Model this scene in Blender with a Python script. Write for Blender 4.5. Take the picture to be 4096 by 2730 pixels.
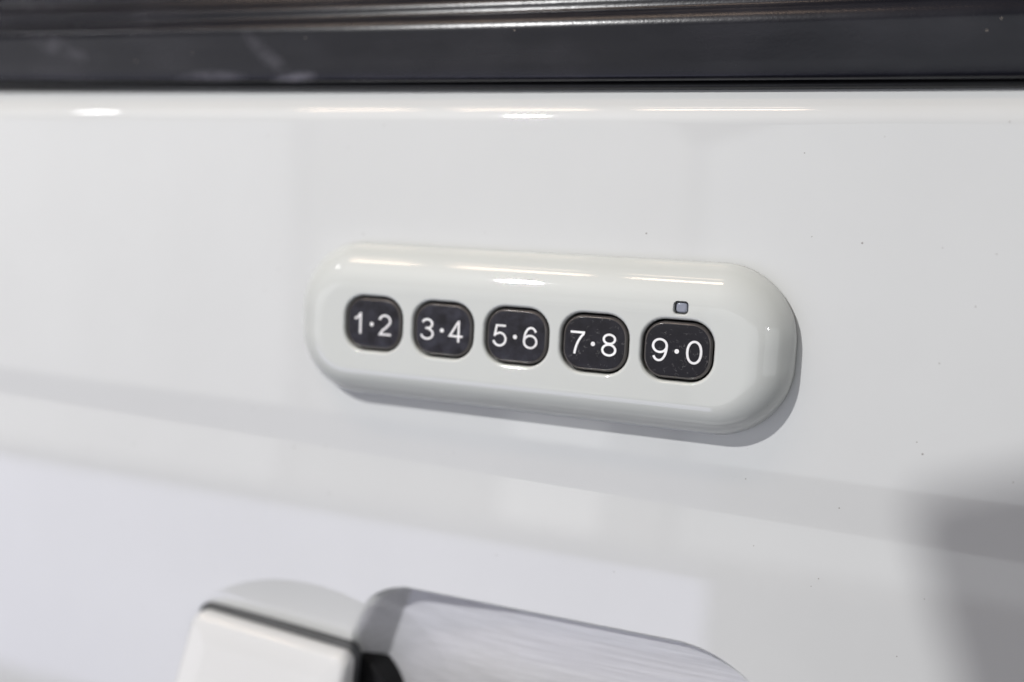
import bpy, bmesh, math, random
from mathutils import Matrix, Vector

random.seed(4)
for o in list(bpy.data.objects):
    bpy.data.objects.remove(o, do_unlink=True)
scene = bpy.context.scene
COL = scene.collection

# ------------------------------------------------------------------ units
# drawing units (u, v, w): u along the door, v downwards, w into the door; w = 6 is the door skin
K = 0.0015


def V(u, v, w):
    return Vector((u * K, (w - 6.0) * K, -v * K))


# ------------------------------------------------------------------ camera
cam_data = bpy.data.cameras.new('camera')
cam = bpy.data.objects.new('camera', cam_data)
COL.objects.link(cam)
RR = [[0.92714118, -0.04869152, 0.37153514],
      [0.08430946, 0.99320491, -0.08022421],
      [-0.36510429, 0.1057031, 0.92494633]]


def dirw(r, s=1.0):
    return Vector((r[0] * s, r[2] * s, -r[1] * s))


cx, cy, cz = dirw(RR[0]), dirw(RR[1], -1), dirw(RR[2], -1)
m = Matrix((cx, cy, cz)).transposed().to_4x4()
m.translation = V(55.2581, -15.4352, -141.4588)
cam.matrix_world = m
cam_data.sensor_width = 36.0
cam_data.lens = 35.0
cam_data.clip_start = 0.005
cam_data.clip_end = 50.0
cam_data.dof.use_dof = True
cam_data.dof.focus_distance = 0.2160
cam_data.dof.aperture_fstop = 5.0
scene.camera = cam

# ------------------------------------------------------------------ world: plain indoor surroundings
world = bpy.data.worlds.new('World')
scene.world = world
world.use_nodes = True
wn, wl = world.node_tree.nodes, world.node_tree.links
bg = wn['Background']
tc = wn.new('ShaderNodeTexCoord')
sx = wn.new('ShaderNodeSeparateXYZ')
mr = wn.new('ShaderNodeMapRange')
mr.inputs['From Min'].default_value = -0.6
mr.inputs['From Max'].default_value = 0.8
mx = wn.new('ShaderNodeMix')
mx.data_type = 'RGBA'
mx.inputs[6].default_value = (0.05, 0.05, 0.055, 1)
mx.inputs[7].default_value = (0.15, 0.147, 0.143, 1)
wl.new(tc.outputs['Generated'], sx.inputs[0])
wl.new(sx.outputs['Z'], mr.inputs['Value'])
wl.new(mr.outputs[0], mx.inputs[0])
wl.new(mx.outputs[2], bg.inputs['Color'])
bg.inputs['Strength'].default_value = 1.0

# ------------------------------------------------------------------ lamps


def area(name, loc, target, sx_, sy_, radiance, color, shape='RECTANGLE'):
    d = bpy.data.lights.new(name, 'AREA')
    d.shape = shape
    d.size = sx_
    d.size_y = sy_
    a = sx_ * sy_ * (math.pi / 4 if shape in ('DISK', 'ELLIPSE') else 1.0)
    d.energy = radiance * math.pi * a
    d.color = color
    o = bpy.data.objects.new(name, d)
    COL.objects.link(o)
    loc, target = Vector(loc), Vector(target)
    z = (loc - target).normalized()
    x = Vector((1, 0, 0))
    x = (x - z * x.dot(z)).normalized()
    y = z.cross(x)
    mm = Matrix((x, y, z)).transposed().to_4x4()
    mm.translation = loc
    o.matrix_world = mm
    return o


def panel(name, x0, x1, z0, z1, radiance, color, y=-1.6):
    c = ((x0 + x1) / 2, y, (z0 + z1) / 2)
    return area(name, c, (c[0], 0, c[2]), x1 - x0, z1 - z0, radiance, color)


# key lamp: small and bright, above and to the left
KEY = Vector((-0.42, -0.88, 0.66))
area('key_lamp', KEY, (0, 0, 0), 0.034, 0.030, 11.5 / (math.pi * 0.034 * 0.030 * math.pi / 4), (1.0, 0.995, 0.99), 'ELLIPSE')

# ceiling strip lamps in two rows
for x0, x1 in ((-1.47, -1.14), (-1.02, -0.66), (-0.54, -0.16)):
    c = ((x0 + x1) / 2, -1.05, 1.90)
    area('ceiling_strip', c, (c[0], -0.2, 0), x1 - x0, 0.17, 12.0, (1.0, 0.74, 0.54))
    c = ((x0 + x1) / 2, -0.72, 2.02)
    area('ceiling_strip', c, (c[0], -0.2, 0), x1 - x0, 0.09, 4.5, (1.0, 0.74, 0.54))
    c = ((x0 + x1) / 2, 0.55, 2.0)
    area('ceiling_strip', c, (c[0], -0.2, 0), x1 - x0, 0.45, 1.6, (1.0, 0.74, 0.54))
# round lamp far left
area('round_lamp', (-1.72, -1.05, 1.30), (0, 0, 0), 0.085, 0.085, 70.0, (1, 1, 1), 'DISK')
area('round_lamp', (1.25, -1.1, 0.42), (0, 0, 0), 0.06, 0.06, 60.0, (1, 1, 1), 'DISK')
# added glowing panels on the far side, shaped to mirror as bands in the paint
panel('reflection_panel', -2.60, -1.15, -0.440, 0.36, 1.10, (0.97, 0.97, 1.0))
panel('reflection_panel', -1.13, -0.30, -0.440, 0.36, 0.62, (1.0, 1.0, 1.0))
panel('reflection_panel', -0.28, 0.75, -0.440, 0.36, 0.85, (0.93, 0.97, 1.0))
panel('reflection_panel', -2.6, -0.22, -0.600, -0.445, 0.30, (0.74, 0.74, 1.0))
panel('reflection_panel', -2.6, -0.22, -1.21, -0.605, 2.0, (0.74, 0.74, 1.0))
panel('reflection_panel', -0.62, -0.42, -0.43, -0.31, 1.0, (1.0, 1.0, 1.0), -1.57)
# added panel of light on the right, brightening the keypad's right end
area('side_fill', (2.0, -1.3, 0.1), (0, 0, 0), 1.5, 1.1, 0.75, (0.95, 0.97, 1.0))

scene.view_settings.view_transform = 'Standard'
scene.view_settings.look = 'None'
scene.view_settings.exposure = 0.0
scene.view_settings.gamma = 1.0

# ------------------------------------------------------------------ materials


def new_mat(name):
    mt = bpy.data.materials.new(name)
    mt.use_nodes = True
    return mt, mt.node_tree.nodes, mt.node_tree.links, mt.node_tree.nodes['Principled BSDF']


def coords(n, l, scale):
    t = n.new('ShaderNodeTexCoord')
    mp = n.new('ShaderNodeMapping')
    mp.inputs['Scale'].default_value = scale if hasattr(scale, '__len__') else (scale,) * 3
    l.new(t.outputs['Object'], mp.inputs['Vector'])
    return mp.outputs['Vector']


def noise(n, l, vec, scale, detail=3.0, rough=0.5):
    t = n.new('ShaderNodeTexNoise')
    t.inputs['Scale'].default_value = scale
    t.inputs['Detail'].default_value = detail
    t.inputs['Roughness'].default_value = rough
    l.new(vec, t.inputs['Vector'])
    return t.outputs['Fac']


def ramp(n, l, fac, p0, p1, c0=(0, 0, 0, 1), c1=(1, 1, 1, 1)):
    r = n.new('ShaderNodeValToRGB')
    r.color_ramp.elements[0].position = p0
    r.color_ramp.elements[1].position = p1
    r.color_ramp.elements[0].color = c0
    r.color_ramp.elements[1].color = c1
    l.new(fac, r.inputs[0])
    return r.outputs['Color']


def mixc(n, l, fac, a, b):
    x = n.new('ShaderNodeMix')
    x.data_type = 'RGBA'
    l.new(fac, x.inputs[0])
    for s, v in ((6, a), (7, b)):
        if hasattr(v, 'is_linked'):
            l.new(v, x.inputs[s])
        else:
            x.inputs[s].default_value = v
    return x.outputs[2]


def math_(n, l, op, a, b):
    x = n.new('ShaderNodeMath')
    x.operation = op
    for s, v in ((0, a), (1, b)):
        if hasattr(v, 'is_linked'):
            l.new(v, x.inputs[s])
        else:
            x.inputs[s].default_value = v
    return x.outputs[0]


def bump(n, l, h, strength, dist, sock):
    b = n.new('ShaderNodeBump')
    b.inputs['Strength'].default_value = strength
    b.inputs['Distance'].default_value = dist
    l.new(h, b.inputs['Height'])
    l.new(b.outputs[0], sock)


def paint(name, base, specks=True, scratches=0.0):
    mt, n, l, p = new_mat(name)
    vec = coords(n, l, 1.0)
    col = base
    p.inputs['Roughness'].default_value = 0.55
    p.inputs['Coat Weight'].default_value = 1.0
    p.inputs['Coat Roughness'].default_value = 0.025
    p.inputs['Coat IOR'].default_value = 1.6
    # faint unevenness of the paint film
    nz = noise(n, l, vec, 16.0, 6.0, 0.6)
    col = mixc(n, l, ramp(n, l, nz, 0.35, 0.65), tuple(c * 0.965 for c in base[:3]) + (1,), base)
    if specks:
        # dust grains: the odd cell of a fine voronoi, seen only near its centre
        for sc, thr, rad, dark in ((700.0, 0.984, 0.10, (0.16, 0.13, 0.11, 1)), (260.0, 0.965, 0.055, (0.14, 0.11, 0.09, 1))):
            vo = n.new('ShaderNodeTexVoronoi')
            vo.inputs['Scale'].default_value = sc
            l.new(vec, vo.inputs['Vector'])
            near = math_(n, l, 'LESS_THAN', vo.outputs['Distance'], rad)
            sep = n.new('ShaderNodeSeparateColor')
            l.new(vo.outputs['Color'], sep.inputs[0])
            pick = math_(n, l, 'GREATER_THAN', sep.outputs[0], thr)
            fac = math_(n, l, 'MULTIPLY', math_(n, l, 'MULTIPLY', near, pick), 0.75)
            col = mixc(n, l, fac, col, dark)
    l.new(col, p.inputs['Base Color'])
    # orange peel and, where asked, finger nail scratches
    op = noise(n, l, vec, 420.0, 2.0)
    bump(n, l, op, 0.015, 0.00010, p.inputs['Coat Normal'])
    if scratches:
        v2 = coords(n, l, (22.0, 300.0, 900.0))
        sc = noise(n, l, v2, 1.6, 5.0, 0.7)
        bump(n, l, sc, scratches, 0.0004, p.inputs['Normal'])
        cr = ramp(n, l, sc, 0.42, 0.62)
        col2 = mixc(n, l, cr, tuple(c * 0.84 for c in base[:3]) + (1,), base)
        l.new(col2, p.inputs['Base Color'])
        p.inputs['Roughness'].default_value = 0.35
        p.inputs['Coat Roughness'].default_value = 0.22
        p.inputs['Coat Weight'].default_value = 0.8
    return mt


M_DOOR = paint('door_paint', (0.618, 0.626, 0.622, 1))
M_CUP = paint('cup_paint', (0.60, 0.60, 0.625, 1), False, 0.6)
M_PAD = paint('keypad_paint', (0.588, 0.604, 0.582, 1))
M_HANDLE = paint('handle_paint', (0.65, 0.652, 0.652, 1), False)


def simple(name, col, rough, spec=0.5, grain=0.0, gscale=2500.0):
    mt, n, l, p = new_mat(name)
    vec = coords(n, l, 1.0)
    nz = noise(n, l, vec, 180.0, 4.0)
    c = mixc(n, l, ramp(n, l, nz, 0.3, 0.7), tuple(v * 0.8 for v in col[:3]) + (1,), tuple(min(1, v * 1.15) for v in col[:3]) + (1,))
    l.new(c, p.inputs['Base Color'])
    p.inputs['Roughness'].default_value = rough
    p.inputs['Specular IOR Level'].default_value = spec
    if grain:
        bump(n, l, noise(n, l, vec, gscale, 2.0), grain, 0.0001, p.inputs['Normal'])
    return mt


def trim_plastic():
    mt, n, l, p = new_mat('moulding_plastic')
    vec = coords(n, l, 1.0)
    base = (0.006, 0.006, 0.010, 1)
    # whitish polish smears with a shape of their own
    t = n.new('ShaderNodeTexCoord')
    sm = None
    for (u_, v_, ru, rv, rot_, amt) in ((-46.0, -39.9, 6.0, 1.6, 8, 1.0), (-34.0, -39.3, 12.0, 0.6, 0, 0.7), (-63.0, -40.6, 9.0, 1.5, 0, 0.6), (-50.5, -44.0, 8.0, 2.0, -38, 0.24), (-98.0, -46.5, 9.0, 2.2, -15, 0.35)):
        mp = n.new('ShaderNodeMapping')
        mp.vector_type = 'TEXTURE'
        mp.inputs['Location'].default_value = V(u_, v_, 6)
        mp.inputs['Rotation'].default_value = (0, math.radians(-rot_), 0)
        mp.inputs['Scale'].default_value = (ru * K, 1.0, rv * K)
        l.new(t.outputs['Object'], mp.inputs['Vector'])
        ln = n.new('ShaderNodeVectorMath')
        ln.operation = 'LENGTH'
        l.new(mp.outputs[0], ln.inputs[0])
        m_ = math_(n, l, 'MULTIPLY', ramp(n, l, ln.outputs['Value'], 0.0, 1.0, (1, 1, 1, 1), (0, 0, 0, 1)), amt)
        sm = m_ if sm is None else math_(n, l, 'MAXIMUM', sm, m_)
    s_ = noise(n, l, coords(n, l, (1.0, 1.0, 1.6)), 120.0, 5.0, 0.6)
    sm = math_(n, l, 'MULTIPLY', sm, ramp(n, l, s_, 0.30, 0.75))
    film = ramp(n, l, noise(n, l, coords(n, l, (1.0, 1.0, 2.5)), 30.0, 4.0), 0.45, 0.80)
    sm = math_(n, l, 'MAXIMUM', sm, math_(n, l, 'MULTIPLY', film, 0.06))
    col = mixc(n, l, sm, base, (0.27, 0.26, 0.30, 1))
    vo = n.new('ShaderNodeTexVoronoi')
    vo.inputs['Scale'].default_value = 420.0
    l.new(vec, vo.inputs['Vector'])
    near = math_(n, l, 'LESS_THAN', vo.outputs['Distance'], 0.055)
    sep = n.new('ShaderNodeSeparateColor')
    l.new(vo.outputs['Color'], sep.inputs[0])
    pick = math_(n, l, 'GREATER_THAN', sep.outputs[0], 0.93)
    col = mixc(n, l, math_(n, l, 'MULTIPLY', near, pick), col, (0.42, 0.36, 0.30, 1))
    l.new(col, p.inputs['Base Color'])
    p.inputs['Specular IOR Level'].default_value = 0.42
    st = noise(n, l, coords(n, l, (12.0, 300.0, 300.0)), 2.0, 3.0)
    rr = n.new('ShaderNodeMapRange')
    rr.inputs['To Min'].default_value = 0.22
    rr.inputs['To Max'].default_value = 0.30
    l.new(st, rr.inputs['Value'])
    l.new(rr.outputs[0], p.inputs['Roughness'])
    gr = noise(n, l, vec, 1500.0, 2.0)
    bump(n, l, gr, 0.22, 0.00012, p.inputs['Normal'])
    return mt


M_TRIM = trim_plastic()
M_RUBBER = simple('black_rubber', (0.012, 0.012, 0.013, 1), 0.38, 0.4, 0.3)
M_BLACK = simple('black_plastic', (0.006, 0.006, 0.007, 1), 0.6, 0.2)
M_SEAL = simple('grey_seal', (0.05, 0.053, 0.057, 1), 0.5)
M_GASKET = simple('grey_gasket', (0.05, 0.05, 0.055, 1), 0.6)


def button_mat(name, seed, reflect_tint, scratch):
    mt, n, l, p = new_mat(name)
    t = n.new('ShaderNodeTexCoord')
    mp = n.new('ShaderNodeMapping')
    mp.inputs['Location'].default_value = (seed * 0.37, 0, seed * 0.11)
    l.new(t.outputs['Object'], mp.inputs['Vector'])
    vec = mp.outputs['Vector']
    base = (0.0095, 0.0085, 0.0115, 1)
    hz = ramp(n, l, noise(n, l, vec, 330.0, 4.0, 0.6), 0.35, 0.75)
    col = mixc(n, l, math_(n, l, 'MULTIPLY', hz, reflect_tint), base, (0.11, 0.11, 0.15, 1))  # patchy paler tint: reflection on the button face put into its colour
    # hair-fine scratches: thin iso-lines of a warped noise, broken up by a second one
    w = noise(n, l, vec, 420.0, 3.0, 0.65)
    line = math_(n, l, 'LESS_THAN', math_(n, l, 'ABSOLUTE', math_(n, l, 'SUBTRACT', w, 0.5), 0.0), 0.0045)
    msk = ramp(n, l, noise(n, l, vec, 700.0, 1.0), 0.52, 0.60)
    f = math_(n, l, 'MULTIPLY', math_(n, l, 'MULTIPLY', line, msk), scratch)
    col = mixc(n, l, f, col, (0.42, 0.40, 0.40, 1))
    l.new(col, p.inputs['Base Color'])
    p.inputs['Roughness'].default_value = 0.42
    p.inputs['Specular IOR Level'].default_value = 0.28
    bump(n, l, noise(n, l, vec, 6000.0, 2.0), 0.25, 0.00005, p.inputs['Normal'])
    return mt


M_EDGE = simple('button_edge', (0.075, 0.066, 0.063, 1), 0.22, 0.9, 0.2, 4000.0)
M_PRINT = simple('white_print', (0.92, 0.90, 0.91, 1), 0.5, 0.3)
mt, n, l, p = new_mat('indicator_lens')
p.inputs['Base Color'].default_value = (0.26, 0.275, 0.33, 1)
p.inputs['Roughness'].default_value = 0.22
bump(n, l, noise(n, l, coords(n, l, 1.0), 2500.0), 0.2, 0.0001, p.inputs['Normal'])
M_LENS = mt
mt, n, l, p = new_mat('tinted_glass')
l.new(mixc(n, l, noise(n, l, coords(n, l, 1.0), 20.0), (0.006, 0.007, 0.008, 1), (0.010, 0.011, 0.012, 1)), p.inputs['Base Color'])
p.inputs['Roughness'].default_value = 0.03
M_GLASS = mt

# ------------------------------------------------------------------ mesh helpers


def link(name, me, mat, parent=None, smooth=True):
    o = bpy.data.objects.new(name, me)
    COL.objects.link(o)
    me.materials.append(mat)
    if smooth:
        me.polygons.foreach_set('use_smooth', [True] * len(me.polygons))
    if parent:
        o.parent = parent
    return o


def from_pts(name, pts, faces, mat, parent=None, smooth=True):
    me = bpy.data.meshes.new(name)
    me.from_pydata([tuple(V(*q)) for q in pts], [], faces)
    bm = bmesh.new()
    bm.from_mesh(me)
    bmesh.ops.recalc_face_normals(bm, faces=bm.faces)
    bm.to_mesh(me)
    bm.free()
    me.update()
    return link(name, me, mat, parent, smooth)


def weighted(o):
    md = o.modifiers.new('normals', 'WEIGHTED_NORMAL')
    md.weight = 80
    md.keep_sharp = True


def rrect(cu, cv, hu, hv, r, per=14, pw=2.0):
    r = max(0.02, min(r, hu, hv))
    out = []
    for q, (su, sv) in enumerate(((1, 1), (-1, 1), (-1, -1), (1, -1))):
        for i in range(per + 1):
            t = (q + i / per) * math.pi / 2
            c, s = math.cos(t), math.sin(t)
            c = math.copysign(abs(c) ** (2 / pw), c)
            s = math.copysign(abs(s) ** (2 / pw), s)
            out.append((cu + su * (hu - r) + r * c, cv + sv * (hv - r) + r * s))
    return out


def loft(name, loops, mat, parent=None, cap_first=False, cap_last=False, smooth=True):
    pts, faces = [], []
    N = len(loops[0])
    for L in loops:
        pts += L
    for k in range(len(loops) - 1):
        for i in range(N):
            j = (i + 1) % N
            faces.append((k * N + i, k * N + j, (k + 1) * N + j, (k + 1) * N + i))
    if cap_first:
        faces.append(tuple(range(N)))
    if cap_last:
        b = (len(loops) - 1) * N
        faces.append(tuple(range(b, b + N)))
    return from_pts(name, pts, faces, mat, parent, smooth)


def empty(name, loc, label, cat):
    o = bpy.data.objects.new(name, None)
    o.location = loc
    o.empty_display_size = 0.02
    COL.objects.link(o)
    o['label'] = label
    o['category'] = cat
    return o


# ------------------------------------------------------------------ car door
door = empty('car_door', (0, 0, 0), 'glossy pale grey car door with black window moulding and recessed handle', 'car door')


def smooth01(x):
    x = max(0.0, min(1.0, x))
    return x * x * (3 - 2 * x)


CUP = (7.0, 68.0, 38.0, 22.5, 19.0)


def cup_sd(u, v):
    cu, cv, hu, hv, r = CUP
    if u < cu:
        r = 12.0
    du, dv = abs(u - cu) - (hu - r), abs(v - cv) - (hv - r)
    return math.hypot(max(du, 0), max(dv, 0)) + min(max(du, dv), 0) - r


def smin(a, b, k):
    h_ = max(k - abs(a - b), 0.0) / k
    return min(a, b) - h_ * h_ * k * 0.25


FOLD_B, FOLD_C = 0.030, -0.038


def soft_clamp(v, a, b, k=0.45):
    # integral of a softened box from a to b
    def sp(x):
        return k * (math.log1p(math.exp(x / k)) if x < 20 * k else x / k)
    return sp(v - a) - sp(v - b)


def door_w(u, v):
    w = 6.0
    # rolled upper edge under the moulding
    if v < -32.9:
        d = -32.9 - v
        c = min(d, 2.9)
        w += 4.8 - math.sqrt(4.8 * 4.8 - c * c) + (d - c) * 0.72
    # very slight barrel shape of the skin
    w += 0.00010 * (v - 5.0) ** 2 * (1 if v > 5 else 0.25)
    # faint pressed lines along the door: a shallow fold with two soft edges
    w += FOLD_B * soft_clamp(v, 16.8 + 0.008 * u, 23.6 + 0.018 * u) + FOLD_C * soft_clamp(v, 23.6 + 0.018 * u, 33.8 + 0.008 * u)
    # shallow dish pressed in round the handle
    q = ((u + 40.0) / 27.0) ** 2 + ((v - 65.0) / 17.0) ** 2
    if q < 1.0:
        w += 1.2 * (1.0 - q)
    s = -cup_sd(u, v)
    if s > -1.6:
        wall = 5.0 * s
        # flat ramp at the rear end that meets the floor along a slanting crease
        ramp_ = 1.15 * ((u + 31.5) * 0.885 + (v - 45.0) * 0.466 - 7.2) + 1.4
        floor_ = 1.7 + 0.09 * (v - 46.0) + 0.13 * max(0.0, -u)
        dep = smin(smin(floor_, ramp_, 0.3), wall, 1.2)
        # soft rolled rim
        dep = -smin(-dep, 0.0, 1.3)
        if s <= -1.59:
            dep = 0.0
        w += max(dep, 0.0) if s < -0.6 else dep
    return w


def build_skin():
    def axis(a, b, zones):
        out, x = [], a
        while x < b - 1e-6:
            out.append(x)
            st = 2.0
            for z0, z1, s in zones:
                if z0 - 1e-6 <= x < z1:
                    st = s
            x += st
        out.append(b)
        return out
    us = axis(-170.0, 120.0, [(-70.0, -34.0, 0.8), (-34.0, 48.0, 0.4)])
    vs = axis(-39.0, 112.0, [(-39.0, -31.0, 0.25), (13.0, 43.0, 0.4), (43.0, 52.0, 0.2), (52.0, 93.0, 0.5)])
    idx = {}
    P = []
    for j, v in enumerate(vs):
        for i, u in enumerate(us):
            P.append((u, v, door_w(u, v)))
    nu = len(us)
    skin_f, cup_f = [], []
    for j in range(len(vs) - 1):
        for i in range(nu - 1):
            f = (j * nu + i, j * nu + i + 1, (j + 1) * nu + i + 1, (j + 1) * nu + i)
            mu, mv = (us[i] + us[i + 1]) / 2, (vs[j] + vs[j + 1]) / 2
            (cup_f if cup_sd(mu, mv) < -0.9 else skin_f).append(f)

    def nrm(u, v):
        e = 0.05
        wu = (door_w(u + e, v) - door_w(u - e, v)) / (2 * e)
        wv = (door_w(u, v + e) - door_w(u, v - e)) / (2 * e)
        return Vector((wu, -1.0, -wv)).normalized()
    for name, fs, mat in (('door_skin', skin_f, M_DOOR), ('handle_cup', cup_f, M_CUP)):
        used = sorted({i for f in fs for i in f})
        mp = {a: b for b, a in enumerate(used)}
        me = bpy.data.meshes.new(name)
        # winding so that the faces look outwards (-Y)
        me.from_pydata([tuple(V(*P[i])) for i in used], [], [tuple(mp[i] for i in reversed(f)) for f in fs])
        o = link(name, me, mat, door)
        if me.polygons[0].normal.y > 0:
            me.flip_normals()
        me.normals_split_custom_set_from_vertices([nrm(P[i][0], P[i][1]) for i in used])
        if name == 'handle_cup':
            o['label'] = 'scratched recess behind the door handle'
            cup = o
    return cup


cup_obj = build_skin()


def extrude_profile(name, prof, u0, u1, mat, parent, step=8.0, wob=None, closed=False):
    n_ = int((u1 - u0) / step)
    pts, faces = [], []
    L = len(prof)
    for k in range(n_ + 1):
        u = u0 + (u1 - u0) * k / n_
        for (v, w) in prof:
            dv = wob(u) if wob else 0.0
            pts.append((u, v + dv, w))
    for k in range(n_):
        for i in range(L if closed else L - 1):
            j = (i + 1) % L
            a = k * L + i
            b = k * L + j
            faces.append((a, b, b + L, a + L))
    return from_pts(name, pts, faces, mat, parent)


def arc(cv, cw, r, a0, a1, n_=8):
    return [(cv + r * math.sin(math.radians(a0 + (a1 - a0) * i / n_)), cw - r * math.cos(math.radians(a0 + (a1 - a0) * i / n_))) for i in range(n_ + 1)]


def bow(u):
    # the moulding follows the slight crown of the window line
    return 0.00676 * u - 3.4e-5 * u * u - 0.72


# lower moulding: face, rounded crest, step back, second rib, third rib
prof = [(-38.75, 9.0), (-38.70, 5.6), (-38.95, 5.2), (-39.4, 5.0)]
prof += [(-41.5, 4.85), (-44.0, 4.64), (-46.2, 4.48)]
prof += arc(-46.55, 7.45, 3.0, 4, -90, 18)
prof += [(-49.6, 8.2), (-49.9, 8.6), (-50.4, 8.75), (-50.9, 8.75)]
prof += arc(-51.1, 10.4, 1.65, 0, -95, 12)
prof += [(-52.9, 12.4), (-53.5, 13.0), (-55.2, 13.6), (-58.5, 15.0), (-62.0, 17.0), (-63.0, 20.0)]
prof = [(v, w + 0.9) for v, w in prof]
mould = extrude_profile('window_moulding', prof, -170, 120, M_TRIM, door, 5.0, bow)
mould['label'] = 'satin black window moulding with whitish smears'
lip = extrude_profile('sealing_lip', [(-37.62, 12.0), (-37.66, 8.0), (-37.9, 7.5), (-38.3, 7.4), (-38.7, 7.8), (-38.9, 9.6)], -170, 120, M_RUBBER, mould, 5.0, bow)


# window glass above the ribs
glass = from_pts('window_glass', [(u_, v_, w_) for u_ in (-170.0, 120.0) for v_, w_ in ((-52.0, 16.2), (-230.0, 46.0), (-230.0, 49.0), (-52.0, 19.2))],
                 [(0, 1, 5, 4), (1, 2, 6, 5), (2, 3, 7, 6), (3, 0, 4, 7), (0, 1, 2, 3), (4, 5, 6, 7)], M_GLASS, door, False)
glass['label'] = 'dark window glass above the moulding'


# handle end cap: rounded block, its foot on the skin, slightly tilted
def rounded_block(name, cu, cv, hu, hv, w0, w1, r, edge, rot, mat, parent, segs=8, slope=0.0):
    loops = []

    def ring(d, w, k=0.0):
        L = []
        for (a, b) in rrect(0, 0, hu - d, hv - d, max(r - d * 0.8, 0.4), 8):
            c, s = math.cos(rot), math.sin(rot)
            L.append((cu + a * c - b * s, cv + a * s + b * c, w - k * slope * (b + hv)))
        return L
    loops.append(ring(0.5, w0))
    loops.append(ring(0.1, w0 - 0.5))
    loops.append(ring(0.0, w0 - 1.2))
    for i in range(segs + 1):
        t = i / segs * math.pi / 2
        loops.append(ring(edge * (1 - math.cos(t)), w1 + edge * (1 - math.sin(t)), 1.0))
    loops.append(ring(edge + 0.8, w1 - 0.12, 1.0))
    loops.append(ring(edge + 3.5, w1 - 0.45, 1.0))
    o = loft(name, loops, mat, parent, True, True)
    weighted(o)
    return o


hg = rounded_block('handle_gasket', -46.6, 70.45, 17.0, 14.1, 7.5, 4.9, 2.2, 0.5, math.radians(3.4), M_SEAL, door, 3)
hc = rounded_block('handle_cap', -46.2, 70.6, 16.6, 13.6, 5.3, 2.0, 2.2, 1.5, math.radians(3.4), M_HANDLE, door, 8, 0.36)
hc['label'] = 'pale glossy end cap of the door handle'
hp = rounded_block('pivot_gap_shade', -34.5, 76.5, 11.0, 16.5, 17.0, 8.2, 9.0, 0.5, math.radians(3.0), M_BLACK, cup_obj, 3)  # solid black block in place of the shaded gap beside the cap
hs = rounded_block('pull_strap', 22.0, 77.0, 47.0, 13.0, 4.0, -9.0, 8.0, 5.5, math.radians(1.0), M_HANDLE, door)

# ------------------------------------------------------------------ keypad
pad = empty('keypad', V(0, 0, 6), 'pale grey oval keypad with five black number buttons on the door', 'keypad')
pad_inv = pad.matrix_world.inverted()


def to_pad(o, parent):
    # keep world placement: the empty has only a location
    o.parent = parent
    if parent is pad:
        o.location = -pad.location
    return o


HU, HV, HR = 41.1, 12.72, 11.1
PC_V = -0.25
BEV = 6.45
BEV_R = 6.8
HOUSE_W = 5.62     # foot of the housing, just off the skin
BW, BH, BR = 9.98, 8.32, 3.15
BUT_U = [-25.0, -12.5, 0.0, 12.5, 25.0]
LED = (25.15, -6.25)
GAP = 0.32
LIP = 0.42


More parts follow.
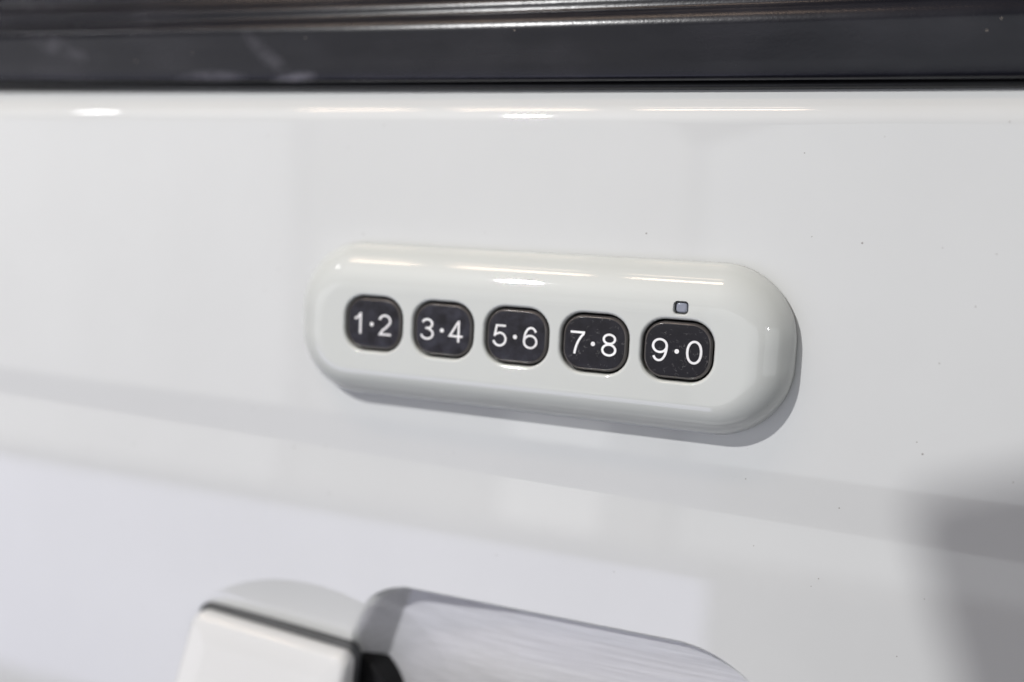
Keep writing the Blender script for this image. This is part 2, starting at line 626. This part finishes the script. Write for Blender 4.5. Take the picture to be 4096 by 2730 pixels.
def build_housing():
    bm = bmesh.new()

    def add_loop(L):
        return [bm.verts.new(V(*q)) for q in L]

    def bridge(A, B):
        N = len(A)
        for i in range(N):
            bm.faces.new((A[i], A[(i + 1) % N], B[(i + 1) % N], B[i]))

    def outline(d, w):
        return [(a, b, w) for a, b in rrect(0, PC_V + 1.3 * min(d / BEV, 1.0), HU - d, HV - d, max(HR - d, 1.0), 16)]
    loops = [outline(0.55, HOUSE_W), outline(0.12, HOUSE_W - 0.05), outline(0.0, HOUSE_W - 0.35), outline(0.02, 5.2)]
    nseg = 22
    for i in range(nseg, -1, -1):
        t = math.radians(71.5) * i / nseg
        loops.append(outline(BEV - BEV_R * math.sin(t) + 0.06 * i / nseg, BEV_R * (1 - math.cos(t))))
    prev = None
    for L in loops:
        cur = add_loop(L)
        if prev:
            bridge(prev, cur)
        prev = cur
    outer = prev
    hole_edges = []

    def hole(cu, cv, hu, hv, r, lip, depth):
        first = None
        pv = None
        for (d, w) in ((lip + 0.10, 0.0), (lip, 0.012), (lip * 0.75, 0.04), (lip * 0.5, 0.10), (lip * 0.25, 0.22), (lip * 0.07, 0.36), (0.0, 0.52), (0.0, depth)):
            cur = add_loop([(a, b, w) for a, b in rrect(cu, cv, hu + d, hv + d, r + d, 8)])
            if pv:
                bridge(pv, cur)
            else:
                first = cur
            pv = cur
        return first
    firsts = [hole(u, 0.0, BW / 2 + GAP, BH / 2 + GAP, BR + GAP, LIP, 4.5) for u in BUT_U]
    eds = []
    for L in [outer] + firsts:
        for i in range(len(L)):
            e = bm.edges.get((L[i], L[(i + 1) % len(L)]))
            eds.append(e)
    bmesh.ops.triangle_fill(bm, use_beauty=True, use_dissolve=False, edges=eds, normal=(0, -1, 0))
    bmesh.ops.recalc_face_normals(bm, faces=bm.faces)
    me = bpy.data.meshes.new('housing')
    bm.to_mesh(me)
    bm.free()
    # the opening of the indicator lies where the face starts to roll over: cut it through the finished shell
    tool = loft('cutter', [[(a, b, w) for a, b in rrect(LED[0], LED[1], 1.02 + d, 0.92 + d, 0.55 + d, 8)] for d, w in ((0.22, -1.0), (0.22, 0.0), (0.10, 0.14), (0.0, 0.34), (0.0, 2.2))], M_PAD, None, True, True)
    o = bpy.data.objects.new('housing', me)
    COL.objects.link(o)
    md = o.modifiers.new('cut', 'BOOLEAN')
    md.object = tool
    md.operation = 'DIFFERENCE'
    md.solver = 'EXACT'
    dg = bpy.context.evaluated_depsgraph_get()
    cut = bpy.data.meshes.new_from_object(o.evaluated_get(dg))
    bpy.data.objects.remove(o, do_unlink=True)
    bpy.data.objects.remove(tool, do_unlink=True)
    me = cut
    me.name = 'housing'
    me.materials.clear()
    o = link('housing', me, M_PAD)
    me.set_sharp_from_angle(angle=math.radians(50))
    weighted(o)
    return o


housing = to_pad(build_housing(), pad)
# dark floor under the buttons and the pad's adhesive gasket
gk = loft('gasket', [[(a, b, 6.05) for a, b in rrect(0, PC_V, HU - 0.55, HV - 0.55, HR - 0.55, 12)],
                     [(a, b, 4.6) for a, b in rrect(0, PC_V, HU - 0.55, HV - 0.55, HR - 0.55, 12)]], M_BLACK, None, True, True, False)
to_pad(gk, pad)

# ------------------------------------------------------------------ numerals as thick strokes
SW = 0.098


def ell(cu, cv, ru, rv, a0, a1, n_=30, pw=2.0):
    out = []
    for i in range(n_ + 1):
        t = math.radians(a0 + (a1 - a0) * i / n_)
        c, s = math.cos(t), math.sin(t)
        out.append((cu + ru * math.copysign(abs(c) ** (2 / pw), c), cv + rv * math.copysign(abs(s) ** (2 / pw), s)))
    return out


def spline(P, n_=10):
    out = []
    Q = [P[0]] + P + [P[-1]]
    for k in range(1, len(Q) - 2):
        p0, p1, p2, p3 = Q[k - 1], Q[k], Q[k + 1], Q[k + 2]
        for i in range(n_):
            t = i / n_
            out.append(tuple(0.5 * (2 * b + (c - a) * t + (2 * a - 5 * b + 4 * c - d) * t * t + (3 * b - a - 3 * c + d) * t ** 3) for a, b, c, d in zip(p0, p1, p2, p3)))
    out.append(P[-1])
    return out


h = SW / 2
SIX_TAIL = spline([(h, 0.33), (h + 0.012, 0.52), (0.115, 0.74), (0.215, 0.895), (0.345, 1 - h), (0.475, 0.90), (0.565, 0.765)])
DIG = {
    '0': (0.64, [('loop', ell(0.32, 0.5, 0.32 - h, 0.5 - h, 0, 360, 60, 2.15))]),
    '1': (0.36, [('open', [(0.285, 1.0), (0.285, 0.0)]), ('open', spline([(0.0, 0.70), (0.12, 0.765), (0.215, 0.86), (0.262, 0.965)]))]),
    '2': (0.64, [('open', ell(0.315, 0.695, 0.315 - h, 0.305 - h, 172, -28, 36) + [(0.36, 0.36), (0.20, 0.235), (0.085, h), (0.64, h)])]),
    '3': (0.64, [('open', ell(0.305, 0.745, 0.232, 0.255 - h, 165, -88, 34) + [(0.22, 0.548)]), ('open', ell(0.30, 0.282, 0.32 - h + 0.01, 0.282 - h, 72, -168, 38))]),
    '4': (0.66, [('open', [(0.465, 1.0), (0.465, 0.0)]), ('open', [(0.44, 0.955), (0.055, 0.275), (0.66, 0.275)])]),
    '5': (0.64, [('open', [(0.575, 1 - h), (0.165, 1 - h), (0.085, 0.475)]), ('open', spline([(0.06, 0.462), (0.14, 0.555), (0.29, 0.615)]) + ell(0.31, 0.335, 0.325 - h, 0.335 - h + 0.005, 88, -165, 40))]),
    '6': (0.64, [('loop', ell(0.325, 0.325, 0.325 - h, 0.322 - h, 0, 360, 50)), ('open', SIX_TAIL)]),
    '7': (0.62, [('open', [(0.0, 1 - h), (0.565, 1 - h)] + spline([(0.555, 0.885), (0.43, 0.715), (0.315, 0.48), (0.24, 0.22), (0.205, 0.0)]))]),
    '8': (0.64, [('loop', ell(0.32, 0.752, 0.285 - h, 0.248 - h, 0, 360, 44)), ('loop', ell(0.32, 0.282, 0.32 - h, 0.282 - h, 0, 360, 50))]),
}
DIG['9'] = (0.64, [(k, [(0.64 - a, 1.0 - b) for a, b in P]) for k, P in DIG['6'][1]])
ASP = 1.07


def ribbon(P, closed, width):
    # left and right offsets with mitred joins
    Q = [P[0]]
    for q in P[1:]:
        if math.hypot(q[0] - Q[-1][0], q[1] - Q[-1][1]) > 0.004:
            Q.append(q)
    if closed and math.hypot(Q[0][0] - Q[-1][0], Q[0][1] - Q[-1][1]) < 0.004:
        Q.pop()
    N = len(Q)
    A, B = [], []
    for i in range(N):
        pa = Q[i - 1] if (i > 0 or closed) else None
        pb = Q[(i + 1) % N] if (i < N - 1 or closed) else None
        ds = []
        for s, e in ((pa, Q[i]), (Q[i], pb)):
            if s is not None and e is not None:
                dx, dy = e[0] - s[0], e[1] - s[1]
                L = math.hypot(dx, dy)
                ds.append((dx / L, dy / L))
        if len(ds) == 1:
            ds = ds * 2
        n0, n1 = (-ds[0][1], ds[0][0]), (-ds[1][1], ds[1][0])
        bx, by = n0[0] + n1[0], n0[1] + n1[1]
        L = math.hypot(bx, by) or 1e-6
        bx, by = bx / L, by / L
        k = (width / 2) / max(0.45, bx * n0[0] + by * n0[1])
        A.append((Q[i][0] + bx * k, Q[i][1] + by * k))
        B.append((Q[i][0] - bx * k, Q[i][1] - by * k))
    return A, B


def numeral(ch, cu, cv, height, w, parent):
    adv, strokes = DIG[ch]
    pts, faces = [], []
    for si, (kind, P) in enumerate(strokes):
        A, B = ribbon(P, kind == 'loop', SW)
        N = len(A)
        base = len(pts)
        ww = w - 0.012 * si
        for a, b in zip(A, B):
            for q in (a, b):
                pts.append((cu + (q[0] - adv / 2) * height * ASP, cv - (q[1] - 0.5) * height, ww))
        for i in range(N if kind == 'loop' else N - 1):
            j = (i + 1) % N
            faces.append((base + 2 * i, base + 2 * j, base + 2 * j + 1, base + 2 * i + 1))
    o = from_pts('numeral', pts, faces, M_PRINT, None, False)
    o.parent = parent
    return o


FACE_W = 0.30
DH = 3.42
TEXT = [('1', -2.86, -0.37, '2', 2.06), ('3', -2.74, -0.20, '4', 2.22), ('5', -2.76, -0.24, '6', 2.27), ('7', -2.66, -0.22, '8', 2.28), ('9', -2.56, -0.06, '0', 2.47)]
REFLECT_TINT = [0.28, 0.32, 0.25, 0.10, 0.04]  # painted reflection per button, stronger towards the left
SCR = [0.0, 0.0, 0.05, 0.38, 0.36]
for k, u in enumerate(BUT_U):
    bmat = button_mat('button_face', k + 1, REFLECT_TINT[k], SCR[k])

    def ring(d, w):
        return [(a, b, w) for a, b in rrect(u, 0.0, BW / 2 - d, BH / 2 - d, BR - d * 0.7, 12, 2.1)]
    b = loft('button', [ring(0.02, 4.6), ring(0.02, 1.3)] + [ring(0.30, 1.0), ring(0.36, FACE_W + 0.04), ring(0.45, FACE_W), ring(2.0, FACE_W)], bmat, None, False, True)
    weighted(b)
    to_pad(b, pad)
    b['label'] = 'black button printed %s and %s' % (TEXT[k][0], TEXT[k][3])
    e = loft('edge_ring', [ring(0.0, 4.5), ring(0.0, 0.95), ring(0.03, 0.72), ring(0.10, 0.52), ring(0.20, 0.38), ring(0.30, FACE_W), ring(0.36, FACE_W - 0.02), ring(0.38, FACE_W + 0.2)], M_EDGE, None)
    e.parent = b
    c1, u1, ud, c2, u2 = TEXT[k]
    numeral(c1, u + u1, 0.06, DH, FACE_W - 0.02, b)
    numeral(c2, u + u2, 0.06, DH, FACE_W - 0.02, b)
    d = loft('dot', [[(u + ud + 0.335 * math.cos(t * math.pi / 14), 0.1 + 0.335 * math.sin(t * math.pi / 14), FACE_W - 0.02) for t in range(28)],
                     [(u + ud + 0.01 * math.cos(t * math.pi / 14), 0.1 + 0.01 * math.sin(t * math.pi / 14), FACE_W - 0.02) for t in range(28)]], M_PRINT, None, False, True, False)
    d.parent = b

lens = loft('indicator_light', [[(a, b, w) for a, b in rrect(LED[0] + 0.02, LED[1], 0.80 - dd, 0.70 - dd, 0.42 - dd * 0.5, 8)] for dd, w in ((0.0, 3.0), (0.0, 0.75), (0.05, 0.62), (0.16, 0.55), (0.4, 0.53))], M_LENS, None, False, True)
weighted(lens)
to_pad(lens, pad)
lens['label'] = 'small blue grey indicator window above the last button'

# ------------------------------------------------------------------ the camera held in front of the door; it keeps the key lamp off the lower right
def held_camera():
    corner = V(66.5, 32.0, 6).lerp(KEY, 0.30)
    th = math.radians(20)
    a = Vector((math.cos(th), 0, math.sin(th)))
    b = Vector((math.sin(th), 0, -math.cos(th)))
    root = bpy.data.objects.new('held_camera', None)
    COL.objects.link(root)
    c = corner + a * 0.070 + b * 0.050
    root.matrix_world = Matrix(((a.x, 0, b.x, c.x), (0, 1, 0, c.y), (a.z, 0, b.z, c.z), (0, 0, 0, 1)))
    root['label'] = 'black handheld camera whose shadow falls on the lower right of the door'
    root['category'] = 'camera'

    def block(name, hx, hy, hz, off, r):
        bm = bmesh.new()
        bmesh.ops.create_cube(bm, size=2.0)
        for v_ in bm.verts:
            v_.co = Vector((v_.co.x * hx + off[0], v_.co.y * hy + off[1], v_.co.z * hz + off[2]))
        bmesh.ops.bevel(bm, geom=list(bm.edges), offset=r, segments=4, affect='EDGES', profile=0.5)
        me = bpy.data.meshes.new(name)
        bm.to_mesh(me)
        bm.free()
        return link(name, me, M_GASKET, root)
    block('camera_body', 0.070, 0.022, 0.050, (0, 0, 0), 0.006)
    block('hand_grip', 0.014, 0.010, 0.044, (0.052, 0.018, 0.004), 0.006)
    bm = bmesh.new()
    bmesh.ops.create_cone(bm, cap_ends=True, segments=40, radius1=0.036, radius2=0.034, depth=0.012, matrix=Matrix.Translation((0.020, 0.027, 0.008)) @ Matrix.Rotation(math.radians(-90), 4, 'X'))
    me = bpy.data.meshes.new('lens_barrel')
    bm.to_mesh(me)
    bm.free()
    link('lens_barrel', me, M_BLACK, root, False)


held_camera()
